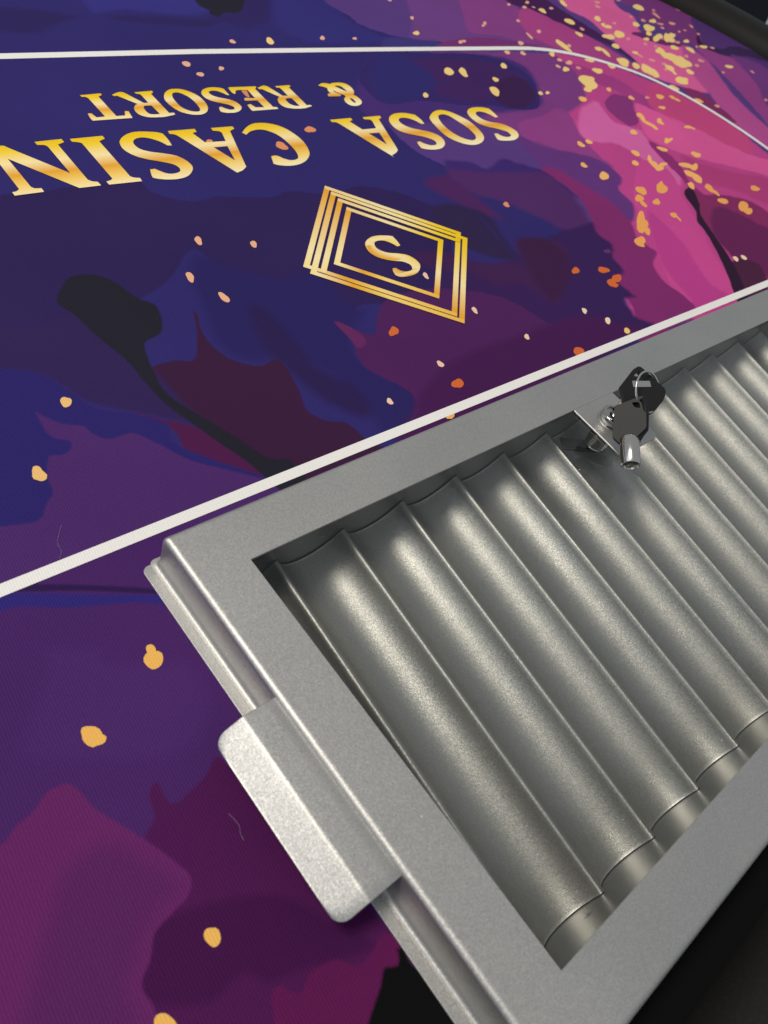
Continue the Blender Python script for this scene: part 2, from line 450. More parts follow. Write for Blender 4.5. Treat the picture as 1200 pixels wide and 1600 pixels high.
# printed artwork: paint washes in the order they lie over each other (photo coordinates of their outlines on the felt)
WASH = [
 ((47, 41, 104), [(-400, -200), (1500, -200), (1500, 1000), (-400, 1000)], 0),
 ((44, 36, 88), [(-60, 6), (0, 8), (75, 14), (135, 24), (200, 21), (300, 27), (345, 30), (330, 45), (240, 40), (130, 31), (60, 55), (0, 52), (-60, 50)], .6),
 ((52, 48, 122), [(120, -40), (300, -40), (330, 12), (320, 24), (280, 26), (200, 18), (140, 20)], .6),
 ((46, 37, 92), [(290, 28), (330, 22), (370, 0), (380, -40), (425, -40), (425, 32), (400, 44), (386, 56), (374, 44), (330, 34)], .8),
 ((35, 34, 48), [(300, -40), (304, 2), (326, 16), (327, 22), (343, 27), (352, 20), (374, 20), (384, 0), (384, -40)], .6),
 ((50, 45, 116), [(430, -40), (500, -20), (545, 28), (600, 56), (610, 70), (500, 72), (440, 50), (420, 20)], .7),
 ((84, 58, 126), [(495, -40), (505, 0), (545, 25), (570, 42), (640, 62), (690, 66), (692, 74), (800, 110), (700, 130), (600, 120), (560, 150), (600, 190), (640, 230), (700, 262), (770, 290), (860, 300), (950, 420), (1000, 500), (1500, 400), (1500, -200)], .8),
 ((60, 52, 118), [(600, 58), (640, 57), (690, 65), (690, 76), (600, 76)], .5),
 ((104, 62, 130), [(632, -40), (640, 30), (640, 60), (690, 66), (692, 76), (830, 76), (770, 45), (722, 0), (712, -40)], .6),
 ((128, 62, 130), [(712, -40), (722, 20), (735, 50), (780, 56), (835, 72), (905, 84), (880, 55), (815, 20), (790, -40)], .8),
 ((112, 48, 112), [(690, 66), (740, 58), (790, 62), (835, 70), (840, 76), (692, 76)], .6),
 ((160, 64, 130), [(815, 12), (860, 20), (900, 44), (990, 100), (1005, 118), (940, 97), (885, 80), (835, 60), (812, 36)], .6),
 ((206, 92, 152), [(840, -60), (880, 10), (920, 32), (990, 94), (1005, 115), (1060, 135), (1108, 147), (1096, 128), (1086, 105), (1075, 80), (1052, 62), (1005, 52), (992, 26), (962, 4), (955, -60)], .8),
 ((66, 30, 82), [(775, -40), (792, 2), (830, 15), (870, 34), (905, 50), (940, 66), (972, 84), (996, 101), (990, 92), (945, 58), (905, 32), (870, 10), (845, -10), (835, -40)], .7),
 ((114, 54, 118), [(955, -60), (968, 2), (998, 12), (996, 28), (1040, 46), (1062, 62), (1100, 76), (1200, 96), (1320, 160), (1320, -120)], .9),
 ((80, 50, 112), [(1080, 28), (1122, 28), (1200, 76), (1260, 120), (1250, 160), (1180, 118), (1112, 84), (1094, 58)], .9),
 ((56, 38, 80), [(1108, 74), (1128, 76), (1150, 72), (1205, 92), (1200, 97), (1165, 88), (1130, 87)], .7),
 ((60, 26, 66), [(1090, 52), (1100, 70), (1116, 78), (1120, 84), (1100, 80), (1088, 66)], .4),
 ((96, 44, 100), [(985, 52), (1000, 50), (1020, 56), (1050, 66), (1075, 70), (1060, 74), (1020, 66)], .6),
 ((172, 76, 142), [(1062, 70), (1085, 78), (1112, 100), (1150, 150), (1200, 198), (1260, 250), (1240, 270), (1200, 236), (1142, 190), (1106, 146), (1078, 112)], .7),
 ((142, 64, 132), [(1084, 72), (1125, 84), (1165, 100), (1200, 132), (1260, 200), (1250, 250), (1200, 196), (1160, 150), (1120, 108)], .8),
 ((108, 56, 124), [(1140, 84), (1180, 96), (1200, 108), (1260, 150), (1260, 210), (1200, 168), (1182, 134), (1160, 108)], .8),
 ((122, 46, 98), [(1066, 138), (1092, 142), (1122, 164), (1152, 192), (1122, 182), (1090, 160)], .6),
 ((180, 68, 136), [(850, 84), (900, 86), (950, 100), (1000, 118), (1050, 142), (1150, 199), (1200, 238), (1300, 300), (1300, 420), (1060, 510), (1005, 530), (930, 350), (900, 240), (875, 180), (860, 130)], .8),
 ((118, 58, 126), [(640, 80), (760, 80), (850, 82), (882, 96), (908, 122), (918, 152), (908, 166), (890, 182), (908, 206), (930, 240), (905, 244), (860, 240), (800, 210), (720, 160), (660, 110)], 1.2),
 ((66, 44, 112), [(590, 80), (700, 80), (780, 86), (830, 110), (850, 150), (846, 170), (780, 180), (700, 190), (600, 200), (550, 150)], 1.0),
 ((50, 38, 100), [(600, 79), (660, 82), (740, 84), (800, 100), (832, 126), (844, 164), (822, 173), (772, 166), (720, 165), (660, 158), (600, 162), (560, 120)], 1.0),
 ((62, 36, 94), [(640, 95), (720, 88), (790, 104), (828, 130), (800, 140), (760, 162), (710, 158), (670, 140)], .9),
 ((57, 31, 78), [(775, 130), (800, 116), (828, 130), (840, 158), (812, 172), (786, 165), (768, 150)], .8),
 ((47, 41, 106), [(590, 79), (640, 92), (690, 128), (660, 156), (600, 162), (570, 120)], .9),
 ((136, 62, 130), [(812, 190), (850, 180), (870, 168), (892, 180), (905, 206), (930, 238), (960, 262), (900, 246), (850, 226), (815, 212)], 1.2),
 ((156, 60, 130), [(888, 98), (960, 120), (1002, 146), (1042, 166), (1058, 188), (1002, 168), (960, 142), (932, 132), (906, 122)], .9),
 ((202, 98, 164), [(903, 172), (918, 160), (934, 158), (962, 190), (1000, 202), (1012, 216), (1030, 240), (1062, 256), (1066, 292), (1040, 276), (990, 240), (962, 226), (922, 222), (902, 204)], 1.0),
 ((128, 50, 116), [(944, 160), (954, 148), (966, 147), (986, 155), (996, 176), (1000, 190), (986, 198), (966, 186), (950, 173)], .9),
 ((188, 70, 126), [(1018, 128), (1062, 146), (1122, 180), (1166, 214), (1176, 240), (1122, 226), (1062, 196), (1010, 160)], .7),
 ((206, 86, 150), [(990, 160), (1042, 180), (1092, 202), (1160, 236), (1210, 254), (1240, 290), (1200, 276), (1152, 264), (1102, 252), (1062, 240), (1012, 216), (998, 192)], .9),
 ((136, 46, 110), [(1012, 222), (1030, 228), (1060, 254), (1080, 286), (1100, 304), (1082, 300), (1062, 276), (1036, 250)], .8),
 ((170, 62, 122), [(1060, 240), (1100, 256), (1150, 268), (1220, 284), (1260, 330), (1200, 320), (1150, 300), (1100, 290), (1078, 276)], 1.2),
 ((126, 44, 94), [(1070, 294), (1100, 302), (1120, 302), (1160, 310), (1200, 330), (1280, 400), (1200, 440), (1150, 400), (1110, 370), (1086, 330)], 1.0),
 ((98, 36, 84), [(1120, 320), (1190, 350), (1240, 380), (1230, 430), (1180, 430), (1130, 390), (1108, 352)], 1.0),
 ((190, 72, 142), [(1000, 250), (1040, 262), (1064, 296), (1066, 306), (1086, 340), (1112, 390), (1155, 475), (1090, 500), (1058, 466), (1036, 420), (1024, 392), (1010, 350), (992, 320), (990, 290)], .9),
 ((176, 62, 136), [(1010, 330), (1030, 340), (1070, 380), (1110, 440), (1152, 470), (1088, 495), (1078, 470), (1040, 425), (1026, 398), (1016, 370)], .9),
 ((72, 34, 64), [(1144, 408), (1160, 404), (1182, 410), (1192, 420), (1200, 460), (1160, 475), (1140, 440)], .5),
 ((46, 26, 50), [(1068, 298), (1076, 292), (1086, 300), (1094, 320), (1096, 336), (1120, 372), (1142, 404), (1160, 440), (1170, 475), (1155, 478), (1136, 430), (1108, 372), (1088, 345), (1087, 330), (1072, 310)], .4),
 ((94, 52, 120), [(800, 208), (850, 228), (900, 238), (942, 252), (976, 280), (968, 294), (990, 318), (992, 346), (972, 348), (950, 332), (900, 302), (850, 264)], 1.0),
 ((58, 40, 108), [(690, 250), (740, 252), (760, 262), (780, 246), (800, 250), (850, 265), (905, 290), (940, 320), (900, 310), (850, 285), (780, 275), (720, 280)], 1.2),
 ((122, 44, 106), [(842, 262), (872, 264), (905, 284), (955, 314), (986, 346), (1000, 374), (1030, 396), (1022, 410), (1040, 440), (1078, 468), (1085, 492), (1002, 536), (986, 480), (960, 440), (940, 400), (925, 350), (905, 312), (870, 282)], 1.0),
 ((76, 42, 98), [(690, 262), (740, 264), (780, 266), (850, 268), (880, 288), (905, 312), (925, 348), (918, 372), (880, 362), (840, 342), (790, 320), (730, 300)], 1.3),
 ((72, 36, 90), [(655, 285), (690, 270), (720, 285), (790, 340), (800, 350), (760, 340), (700, 312)], 1.0),
 ((54, 32, 84), [(620, 520), (560, 440), (620, 420), (720, 420), (800, 400), (850, 370), (905, 350), (930, 345), (934, 362), (962, 384), (960, 400), (980, 428), (962, 434), (972, 444), (998, 466), (978, 470), (994, 492), (1002, 532), (640, 705)], 1.0),
 ((46, 34, 84), [(-60, 330), (60, 300), (150, 285), (210, 278), (240, 300), (300, 314), (340, 306), (420, 308), (450, 298), (520, 302), (560, 290), (640, 306), (700, 345), (700, 420), (640, 470), (560, 480), (540, 520), (500, 500), (430, 440), (350, 425), (300, 392), (250, 450), (100, 520), (-60, 520)], .8),
 ((42, 35, 92), [(300, 394), (360, 410), (430, 430), (480, 420), (520, 440), (560, 480), (590, 470), (560, 520), (570, 560), (640, 600), (662, 640), (600, 690), (560, 625), (480, 570), (440, 565), (400, 572), (340, 548), (312, 490), (290, 430)], .8),
 ((42, 32, 78), [(380, 470), (420, 480), (460, 520), (500, 570), (560, 600), (590, 640), (570, 660), (500, 630), (440, 580), (400, 540)], 1.0),
 ((46, 35, 72), [(668, 328), (690, 316), (720, 318), (768, 338), (792, 372), (816, 406), (782, 408), (742, 396), (700, 372)], .9),
 ((46, 36, 86), [(735, 330), (760, 340), (790, 375), (818, 407), (800, 402), (770, 370)], .8),
 ((62, 33, 78), [(640, 392), (690, 390), (742, 404), (800, 408), (820, 404), (800, 372), (850, 372), (880, 378), (898, 410), (892, 450), (874, 478), (846, 466), (810, 446), (780, 452), (740, 432), (680, 424), (648, 410)], 1.0),
 ((58, 30, 68), [(800, 372), (850, 370), (895, 405), (892, 450), (872, 476), (848, 464), (820, 420)], 1.0),
 ((74, 34, 88), [(521, 503), (532, 503), (560, 516), (586, 520), (588, 495), (600, 470), (640, 455), (700, 450), (760, 458), (800, 470), (850, 500), (880, 520), (905, 580), (650, 700), (646, 622), (600, 592), (570, 575), (556, 556), (548, 532)], .9),
 ((96, 40, 92), [(521, 503), (532, 503), (560, 518), (575, 535), (560, 545), (546, 530)], .4),
 ((66, 28, 78), [(640, 640), (650, 610), (700, 560), (800, 520), (900, 490), (960, 500), (998, 530), (640, 700)], 1.2),
 ((56, 29, 60), [(236, 575), (272, 562), (302, 560), (306, 520), (300, 484), (310, 490), (318, 520), (350, 554), (402, 571), (430, 560), (450, 576), (470, 612), (482, 642), (512, 656), (542, 660), (572, 685), (600, 712), (470, 770), (445, 765), (400, 716), (310, 652), (252, 612)], .6),
 ((48, 35, 82), [(-60, 500), (40, 510), (118, 482), (165, 512), (218, 552), (258, 590), (305, 640), (355, 678), (410, 720), (340, 700), (300, 668), (250, 655), (180, 642), (130, 628), (60, 588), (-60, 568)], .5),
 ((74, 28, 72), [(195, 640), (250, 653), (300, 664), (352, 692), (402, 720), (442, 744), (425, 752), (330, 722), (288, 704), (268, 672)], .5),
 ((43, 36, 102), [(-80, 565), (0, 575), (60, 582), (112, 612), (150, 636), (212, 646), (264, 662), (272, 690), (332, 716), (380, 732), (418, 746), (400, 760), (300, 780), (100, 840), (-80, 860)], .6),
 ((72, 41, 102), [(54, 642), (68, 648), (95, 660), (130, 664), (146, 676), (170, 684), (206, 675), (236, 686), (300, 718), (370, 736), (425, 752), (442, 778), (300, 840), (240, 860), (-40, 960), (-60, 826), (0, 821), (58, 812), (68, 792), (80, 768), (72, 745), (74, 712), (94, 710), (109, 700), (106, 690), (74, 680)], .6),
 ((35, 34, 46), [(92, 454), (108, 432), (144, 428), (180, 440), (214, 464), (246, 478), (256, 514), (246, 526), (228, 536), (232, 556), (246, 588), (264, 616), (310, 646), (370, 682), (420, 714), (452, 716), (464, 728), (480, 745), (455, 778), (415, 748), (380, 719), (340, 692), (300, 663), (262, 636), (232, 606), (196, 564), (148, 524), (113, 491), (88, 474)], .4),
 ((68, 36, 96), [(-300, 1040), (0, 921), (250, 826), (300, 800), (900, 1400), (800, 1900), (-400, 1900)], 0),
 ((71, 39, 101), [(60, 1040), (40, 1010), (52, 1000), (100, 1000), (150, 1003), (185, 1018), (175, 1030), (240, 1025), (300, 1030), (340, 1100), (300, 1180), (200, 1200), (90, 1200), (20, 1180)], .6),
 ((44, 27, 72), [(30, 914), (60, 911), (130, 912), (240, 918), (262, 928), (245, 930), (130, 925), (0, 926)], .3),
 ((47, 38, 112), [(-60, 940), (0, 926), (20, 924), (130, 926), (262, 929), (270, 946), (210, 944), (150, 948), (100, 952), (40, 950), (0, 957), (-60, 975)], .4),
 ((72, 24, 76), [(226, 1300), (238, 1280), (231, 1240), (240, 1221), (250, 1222), (262, 1246), (275, 1252), (318, 1212), (345, 1182), (420, 1270), (580, 1420), (640, 1500), (600, 1680), (190, 1680), (195, 1585), (180, 1542), (190, 1470), (225, 1430), (255, 1400), (255, 1366), (225, 1335)], .5),
 ((62, 20, 68), [(200, 1456), (250, 1430), (340, 1400), (430, 1390), (500, 1420), (590, 1470), (560, 1500), (480, 1520), (420, 1545), (380, 1530), (330, 1575), (220, 1580), (180, 1543)], .8),
 ((94, 36, 94), [(-60, 1350), (0, 1318), (22, 1290), (50, 1266), (70, 1238), (88, 1226), (108, 1222), (128, 1236), (150, 1260), (190, 1286), (232, 1312), (270, 1340), (300, 1368), (298, 1398), (270, 1430), (245, 1460), (238, 1500), (225, 1540), (245, 1580), (240, 1660), (-100, 1660)], .5),
 ((84, 34, 90), [(60, 1420), (110, 1330), (180, 1300), (240, 1330), (296, 1372), (292, 1400), (262, 1432), (242, 1462), (232, 1502), (220, 1545), (240, 1585), (235, 1680), (20, 1680)], .8),
 ((88, 24, 76), [(426, 1680), (425, 1600), (422, 1552), (438, 1536), (452, 1545), (470, 1547), (480, 1522), (502, 1505), (530, 1496), (558, 1506), (578, 1486), (590, 1466), (606, 1456), (640, 1480), (640, 1520), (600, 1640), (590, 1700)], .5),
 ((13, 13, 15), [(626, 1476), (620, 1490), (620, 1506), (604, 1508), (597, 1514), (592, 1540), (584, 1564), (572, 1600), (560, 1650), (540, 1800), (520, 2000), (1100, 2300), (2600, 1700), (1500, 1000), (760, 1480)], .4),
]

# ink bleed: how far (in survey units) a wash fades out at its rim; the first outline point picks the wash
BLEED = {(300, 394): 9, (655, 285): 8, (690, 262): 8, (690, 250): 5, (668, 328): 6, (735, 330): 6, (640, 392): 8, (800, 372): 8,
         (620, 520): 5, (380, 470): 9, (-60, 6): 8, (60, 1040): 8, (60, 1420): 9, (200, 1456): 4, (903, 172): 5, (990, 160): 5, (1018, 128): 5, (888, 98): 5, (1060, 240): 6, (1070, 294): 4, (842, 262): 3, (800, 208): 4, (1062, 70): 6, (840, -60): 5,
         (640, 640): 8, (290, 28): 8,
         (430, -40): 10, (590, 80): 8, (640, 95): 7, (775, 130): 5, (590, 79): 9, (600, 58): 6, (632, -40): 6, (640, 80): 5,
         (1010, 330): 5, (1120, 320): 6, (955, -60): 6, (1084, 72): 5, (1140, 84): 5, (120, -40): 8, (-60, 500): 4, (850, 84): 6}

def build_felt():
    outline = [Vector(p) for p in stadium(-1.5)]
    x0, x1, y0, y1 = HOLE
    hole = [Vector((x0, y0)), Vector((x1, y0)), Vector((x1, y1)), Vector((x0, y1))]
    vv, ee, ff = [], [], []
    for poly in (outline, hole):
        i = len(vv)
        vv.extend(poly)
        ff.append(list(range(i, i + len(poly))))
    layers = []
    for col, pts, jit in WASH:
        pp = catmull(pts, True, 6.0, jit) if jit else [Vector(p[:2]) for p in pts]
        fp = [Vector(felt_point(p.x, p.y)) for p in pp]
        n = len(fp)
        ar = sum(fp[k - 1].x * fp[k].y - fp[k].x * fp[k - 1].y for k in range(n))
        if ar < 0:
            fp = fp[::-1]
        bl = BLEED.get(tuple(pts[0][:2]), 1.5)
        layers.append((np.array(lin(col)[:3]), np.array([(p.x, p.y) for p in fp]), bl))
        inner = []
        for k in range(n):
            t = (fp[(k + 1) % n] - fp[k - 1])
            t = t.normalized() if t.length > 1e-9 else Vector((1, 0))
            inner.append(fp[k] + Vector((-t.y, t.x)) * bl)
        for ring in (fp, inner):
            i = len(vv)
            vv.extend(ring)
            ee.extend((i + k, i + (k + 1) % n) for k in range(n))
    r = delaunay_2d_cdt(vv, ee, ff, 0, 1e-4)
    ov, of, orig = r[0], r[2], r[5]
    keep = [t for t, og in zip(of, orig) if 0 in og and 1 not in og]
    P = np.array([(v.x, v.y) for v in ov])
    C = np.tile(np.array(lin((40, 34, 90))[:3]), (len(P), 1))
    for col, poly, bl in layers:
        A, B = poly, np.roll(poly, -1, axis=0)
        lo, hi = poly.min(0), poly.max(0)
        idx = np.where(((P >= lo) & (P <= hi)).all(1))[0]
        Q = P[idx]
        inside = np.zeros(len(Q), bool)
        dist = np.full(len(Q), 1e9)
        for a, b in zip(A, B):
            ab = b - a
            L2 = float(ab @ ab)
            if L2 < 1e-12:
                continue
            t = np.clip(((Q - a) @ ab) / L2, 0, 1)
            d = Q - (a + t[:, None] * ab)
            dist = np.minimum(dist, np.hypot(d[:, 0], d[:, 1]))
            cross = (a[1] > Q[:, 1]) != (b[1] > Q[:, 1])
            with np.errstate(divide='ignore', invalid='ignore'):
                xi = a[0] + (Q[:, 1] - a[1]) / (b[1] - a[1] if b[1] != a[1] else 1e-12) * ab[0]
            inside ^= cross & (Q[:, 0] < xi)
        al = np.where(inside, np.clip(dist / bl, 0, 1), 0.0)[:, None]
        C[idx] = C[idx] * (1 - al) + col * al
    me = bpy.data.meshes.new('felt')
    me.from_pydata([W(v.x, v.y, FZ) for v in ov], [], keep)
    ca = me.color_attributes.new('ink', 'FLOAT_COLOR', 'POINT')
    ca.data.foreach_set('color', np.hstack([C, np.ones((len(C), 1))]).ravel())
    bm = bmesh.new()
    bm.from_mesh(me)
    bmesh.ops.delete(bm, geom=[v for v in bm.verts if not v.link_faces], context='VERTS')
    for f in bm.faces:
        if f.normal.z < 0:
            f.normal_flip()
    bm.to_mesh(me)
    bm.free()
    me.materials.append(M['felt'])
    o = bpy.data.objects.new('felt', me)
    COL.objects.link(o)
    o.parent = table
    o.matrix_parent_inverse = table.matrix_basis.inverted()
    return o
felt = build_felt()
felt['label'] = 'felt printed with navy, purple and pink paint washes'

def flat(name, polys, z, mat, parent, gfun=None, colors=None):
    """polys: list of [outer, hole, ...] in felt coordinates; one printed sheet lying on the felt"""
    verts, faces, g, fc = [], [], [], []
    for pi, loops in enumerate(polys):
        tris = tessellate_polygon([[Vector((p[0], p[1], 0)) for p in lp] for lp in loops])
        b0 = len(verts)
        allp = [p for lp in loops for p in lp]
        verts += [W(p[0], p[1], FZ + z) for p in allp]
        if gfun:
            g += [gfun(p[0], p[1]) for p in allp]
        for t in tris:
            a, b_, c = [allp[i] for i in t]
            ar = (b_[0] - a[0]) * (c[1] - a[1]) - (b_[1] - a[1]) * (c[0] - a[0])
            t = tuple(t) if ar > 0 else tuple(reversed(t))
            if abs(ar) > 1e-9:
                faces.append(tuple(b0 + i for i in t))
                fc.append(pi)
    me = bpy.data.meshes.new(name)
    me.from_pydata(verts, [], faces)
    if gfun:
        at = me.attributes.new('g', 'FLOAT', 'POINT')
        at.data.foreach_set('value', g)
    if colors:
        ca = me.color_attributes.new('ink', 'FLOAT_COLOR', 'CORNER')
        for poly, k in zip(me.polygons, fc):
            for i in poly.loop_indices:
                ca.data[i].color = colors[k]
    me.materials.append(mat)
    o = bpy.data.objects.new(name, me)
    COL.objects.link(o)
    o.parent = parent
    return o

# --- white betting lines
def ribbon(center, hw):
    P = [Vector(p) for p in center]
    l, r = [], []
    for i, p in enumerate(P):
        t = (P[min(i + 1, len(P) - 1)] - P[max(i - 1, 0)]).normalized()
        n = Vector((-t.y, t.x))
        l.append(p + n * hw)
        r.append(p - n * hw)
    return [tuple(p) for p in l + r[::-1]]

flat('white_line', [[[(-405, 24.5), (-405, 18.0), (1035, 15.6), (1035, 23.6)]]], .3, M['white_ink'], felt)
arc = [(-180, 488), (139, 487.5), (320, 489), (565, 486.4), (785, 483)]
arc += [tuple(p) for p in catmull([(823, 481.5), (858, 476), (902, 463), (950, 438), (990, 407), (1020, 364), (1038, 318), (1048, 268), (1052, 215), (1052, 120), (1050, 30)], False, 8)]
flat('white_line', [[ribbon(arc, 4.2)]], .3, M['white_ink'], felt)

# --- gold lettering (outlines read off the felt)
def glyph(ox, oy, s, *loops):
    res = []
    for lp in loops:
        pp = catmull([(ox + p[0] / s, oy + p[1] / s) + ((1,) if len(p) > 2 else ()) for p in lp], True, .9)
        res.append([felt_point(p.x, p.y) for p in pp])
    return res
c = 1
LET = {}
LET['N'] = glyph(0, 200, 10, [(190,1010,c),(230,1065,c),(690,1005,c),(650,950,c),(540,950),(480,925,c),(120,488,c),(1240,945,c),(1580,905,c),(1530,850,c),(1440,840),(1370,815,c),(905,268,c),(1000,228,c),(960,180,c),(540,225,c),(580,272,c),(690,275),(745,295,c),(1100,715,c),(110,310,c),(40,285),(-150,300,c),(-190,335,c),(300,965,c),(250,1000)])
LET['I'] = glyph(100, 200, 10, [(90,180,c),(125,222,c),(210,228),(280,245,c),(755,798,c),(730,822),(660,845,c),(705,892,c),(1220,838,c),(1185,787,c),(1100,782),(1035,765,c),(550,215,c),(590,195),(638,175,c),(600,130,c)])
LET['S'] = glyph(180, 190, 10, [(885,380,c),(820,380,c),(700,320),(550,272),(420,255),(320,275),(280,320),(310,380),(400,440),(560,480),(760,505),(950,540),(1100,610),(1185,680),(1212,735),(1190,800),(1125,862),(1000,900),(850,912),(700,905),(590,885,c),(565,840),(545,755,c),(620,745,c),(700,780),(800,815),(900,822),(990,800),(1018,770),(990,720),(920,680),(830,655),(700,630),(500,595),(330,550),(200,490),(110,420),(70,340),(80,290),(130,235),(230,185),(350,165),(500,165),(650,175),(740,195,c),(820,280)])
LET['A'] = glyph(260, 180, 9.2308, [(20,235,c),(45,275,c),(120,285),(175,310,c),(1020,835,c),(1100,800),(1150,750,c),(915,235,c),(978,200,c),(950,168,c),(640,192,c),(670,230,c),(760,238),(800,260,c),(855,380,c),(555,398,c),(375,265,c),(435,245,c),(405,205,c)], [(680,470,c),(880,452,c),(990,660,c)])
LET['C'] = glyph(370, 170, 9.2308, [(75,350,c),(135,380,c),(200,330),(320,305),(450,325),(600,390),(740,500),(850,620),(885,700),(860,735),(780,748),(680,725),(600,690),(550,680,c),(495,690,c),(510,740),(530,800,c),(620,820),(760,828),(900,805),(1000,750),(1045,670),(1030,590),(950,470),(800,350),(640,265),(480,222),(340,210),(220,225),(130,280)])
LET['A2'] = glyph(510, 160, 10, [(55,280,c),(85,312,c),(150,318),(200,340,c),(985,820),(1025,828),(1080,795),(1112,755),(1090,705,c),(815,270,c),(855,245,c),(830,215,c),(565,240,c),(590,270,c),(680,275),(715,300,c),(775,410,c),(560,430,c),(360,305,c),(405,280,c),(375,250,c)], [(660,490,c),(825,480,c),(945,665,c)])
LET['S2'] = glyph(600, 150, 10, [(630,440,c),(580,440,c),(480,390),(380,355),(290,345),(235,360),(235,400),(300,455),(420,505),(560,535),(740,575),(870,635),(940,710),(945,770),(900,820),(800,843),(680,840),(580,820,c),(540,770),(515,725,c),(560,715,c),(620,745),(720,775),(800,770),(820,745),(780,700),(680,660),(560,630),(400,600),(250,555),(150,490),(85,410),(80,345),(120,300),(200,275),(320,272),(480,300,c),(570,370)])
LET['O2'] = glyph(0, 0, 1, [(671.2,183),(677,175.5),(687,172.5),(700,174.5),(715,180.5),(733,190),(747,202),(755,212),(755.5,219),(750,224.5),(740,227),(726,225.5),(710,220),(698,213.5),(688,205.5),(679,196),(673,189)], [(684.5,182),(688,179.5),(694,179.4),(702,182),(715,190),(730,200),(741,210),(743.5,216),(740,219.5),(732,219),(720,215),(708,208.5),(698,201),(690,193),(686,187)])
LET['S3'] = glyph(700, 140, 10, [(780,435,c),(735,440,c),(640,390),(540,355),(460,348),(432,370),(450,410),(540,470),(660,510),(830,540),(970,595),(1070,660),(1100,715),(1085,760),(1020,795),(900,805),(800,795),(760,770,c),(735,725),(720,695,c),(770,690,c),(820,720),(900,745),(965,740),(980,715),(930,670),(850,640),(740,610),(600,580),(470,530),(370,460),(310,390),(300,340),(340,300),(430,282),(540,285),(640,305,c),(710,365)])
RES = {}
RES['T'] = glyph(120, 130, 12, [(60,235,c),(90,265,c),(160,268),(215,290,c),(530,635,c),(370,650,c),(270,575,c),(205,580,c),(250,660),(300,712,c),(1045,660,c),(970,535,c),(900,530,c),(905,615,c),(740,625,c),(405,260,c),(470,228,c),(440,200,c)])
RES['R'] = glyph(165, 130, 12, [(120,225,c),(150,248,c),(220,245,c),(600,400,c),(555,425),(535,480),(570,550),(660,610),(800,645),(950,648),(1100,640),(1200,620),(1305,597,c),(1280,562,c),(1190,567,c),(850,210,c),(890,180,c),(865,152,c),(540,180,c),(570,205,c),(640,215),(670,235,c),(800,375,c),(715,380,c),(380,205),(320,180),(240,178)], [(715,450),(750,430),(860,428,c),(1020,588,c),(880,592),(800,570),(730,500)])
RES['O'] = glyph(245, 125, 12, [(135,300),(160,240),(230,190),(340,175),(470,185),(620,230),(780,310),(900,420),(955,520),(940,600),(870,645),(760,660),(620,650),(450,605),(310,530),(200,440),(145,370)], [(285,285),(300,255),(370,240),(470,265),(600,330),(720,430),(800,530),(812,575),(780,598),(680,598),(570,570),(450,510),(350,410),(300,340)])
RES['S'] = glyph(310, 120, 12, [(578,352,c),(535,350,c),(440,305),(340,275),(250,268),(200,285),(205,320),(280,365),(400,400),(560,430),(700,480),(790,550),(808,590),(780,640),(700,675),(580,685),(470,675),(410,650),(385,580,c),(430,570,c),(500,600),(590,625),(660,620),(680,600),(640,560),(540,525),(400,495),(250,460),(130,405),(65,340),(55,290),(90,245),(170,215),(280,205),(400,215),(470,235,c)])
RES['E'] = glyph(350, 120, 12, [(75,215,c),(140,295),(195,330,c),(215,320,c),(215,272),(260,255,c),(440,255,c),(580,410,c),(385,405,c),(380,445,c),(410,458,c),(625,452,c),(755,580,c),(590,580,c),(495,520,c),(435,535,c),(510,630),(545,645,c),(1020,610,c),(985,575,c),(920,575,c),(580,235,c),(605,210,c),(590,188,c),(100,205,c)])
RES['R2'] = glyph(395, 120, 12, [(90,215,c),(115,238,c),(175,240,c),(500,385,c),(470,415),(470,460),(510,520),(600,575),(720,600),(850,605),(980,595),(1110,555,c),(1075,535,c),(1010,540,c),(675,210,c),(705,185,c),(680,165,c),(415,185,c),(440,210,c),(500,215),(530,235,c),(655,362,c),(560,365,c),(300,205),(250,182),(190,175)], [(610,430),(650,410),(725,408,c),(880,555,c),(790,550),(700,520),(640,470)])
AMP = glyph(490, 120, 15, [(100,215,c),(180,165),(280,160),(370,180,c),(450,155),(560,145),(680,155),(800,200),(900,280),(945,370),(930,430,c),(1020,480),(1110,560),(1125,620),(1080,670),(980,692),(860,675),(760,615),(715,540),(745,470,c),(735,448,c),(620,400),(530,365),(440,315,c),(500,372),(560,395),(640,420,c),(625,460,c),(345,470,c),(330,405,c),(400,400,c),(340,340),(315,270,c),(220,240)], [(480,225,c),(560,215),(640,235),(730,300),(795,360,c),(700,325),(580,270)], [(840,505,c),(900,520),(960,570),(995,620,c),(940,610),(880,560)])

def line_g(yb, yc):
    return lambda x, y: max(0.0, min(1.0, (yb - y) / (yb - yc)))
big = line_g(367.0, 304.0)
small = line_g(425.5, 387.5)
for k in ('S3', 'O2', 'S2', 'A2', 'C', 'A', 'S', 'I', 'N'):
    flat('letter', [LET[k]], .45, M['gold_ink'], felt, big)
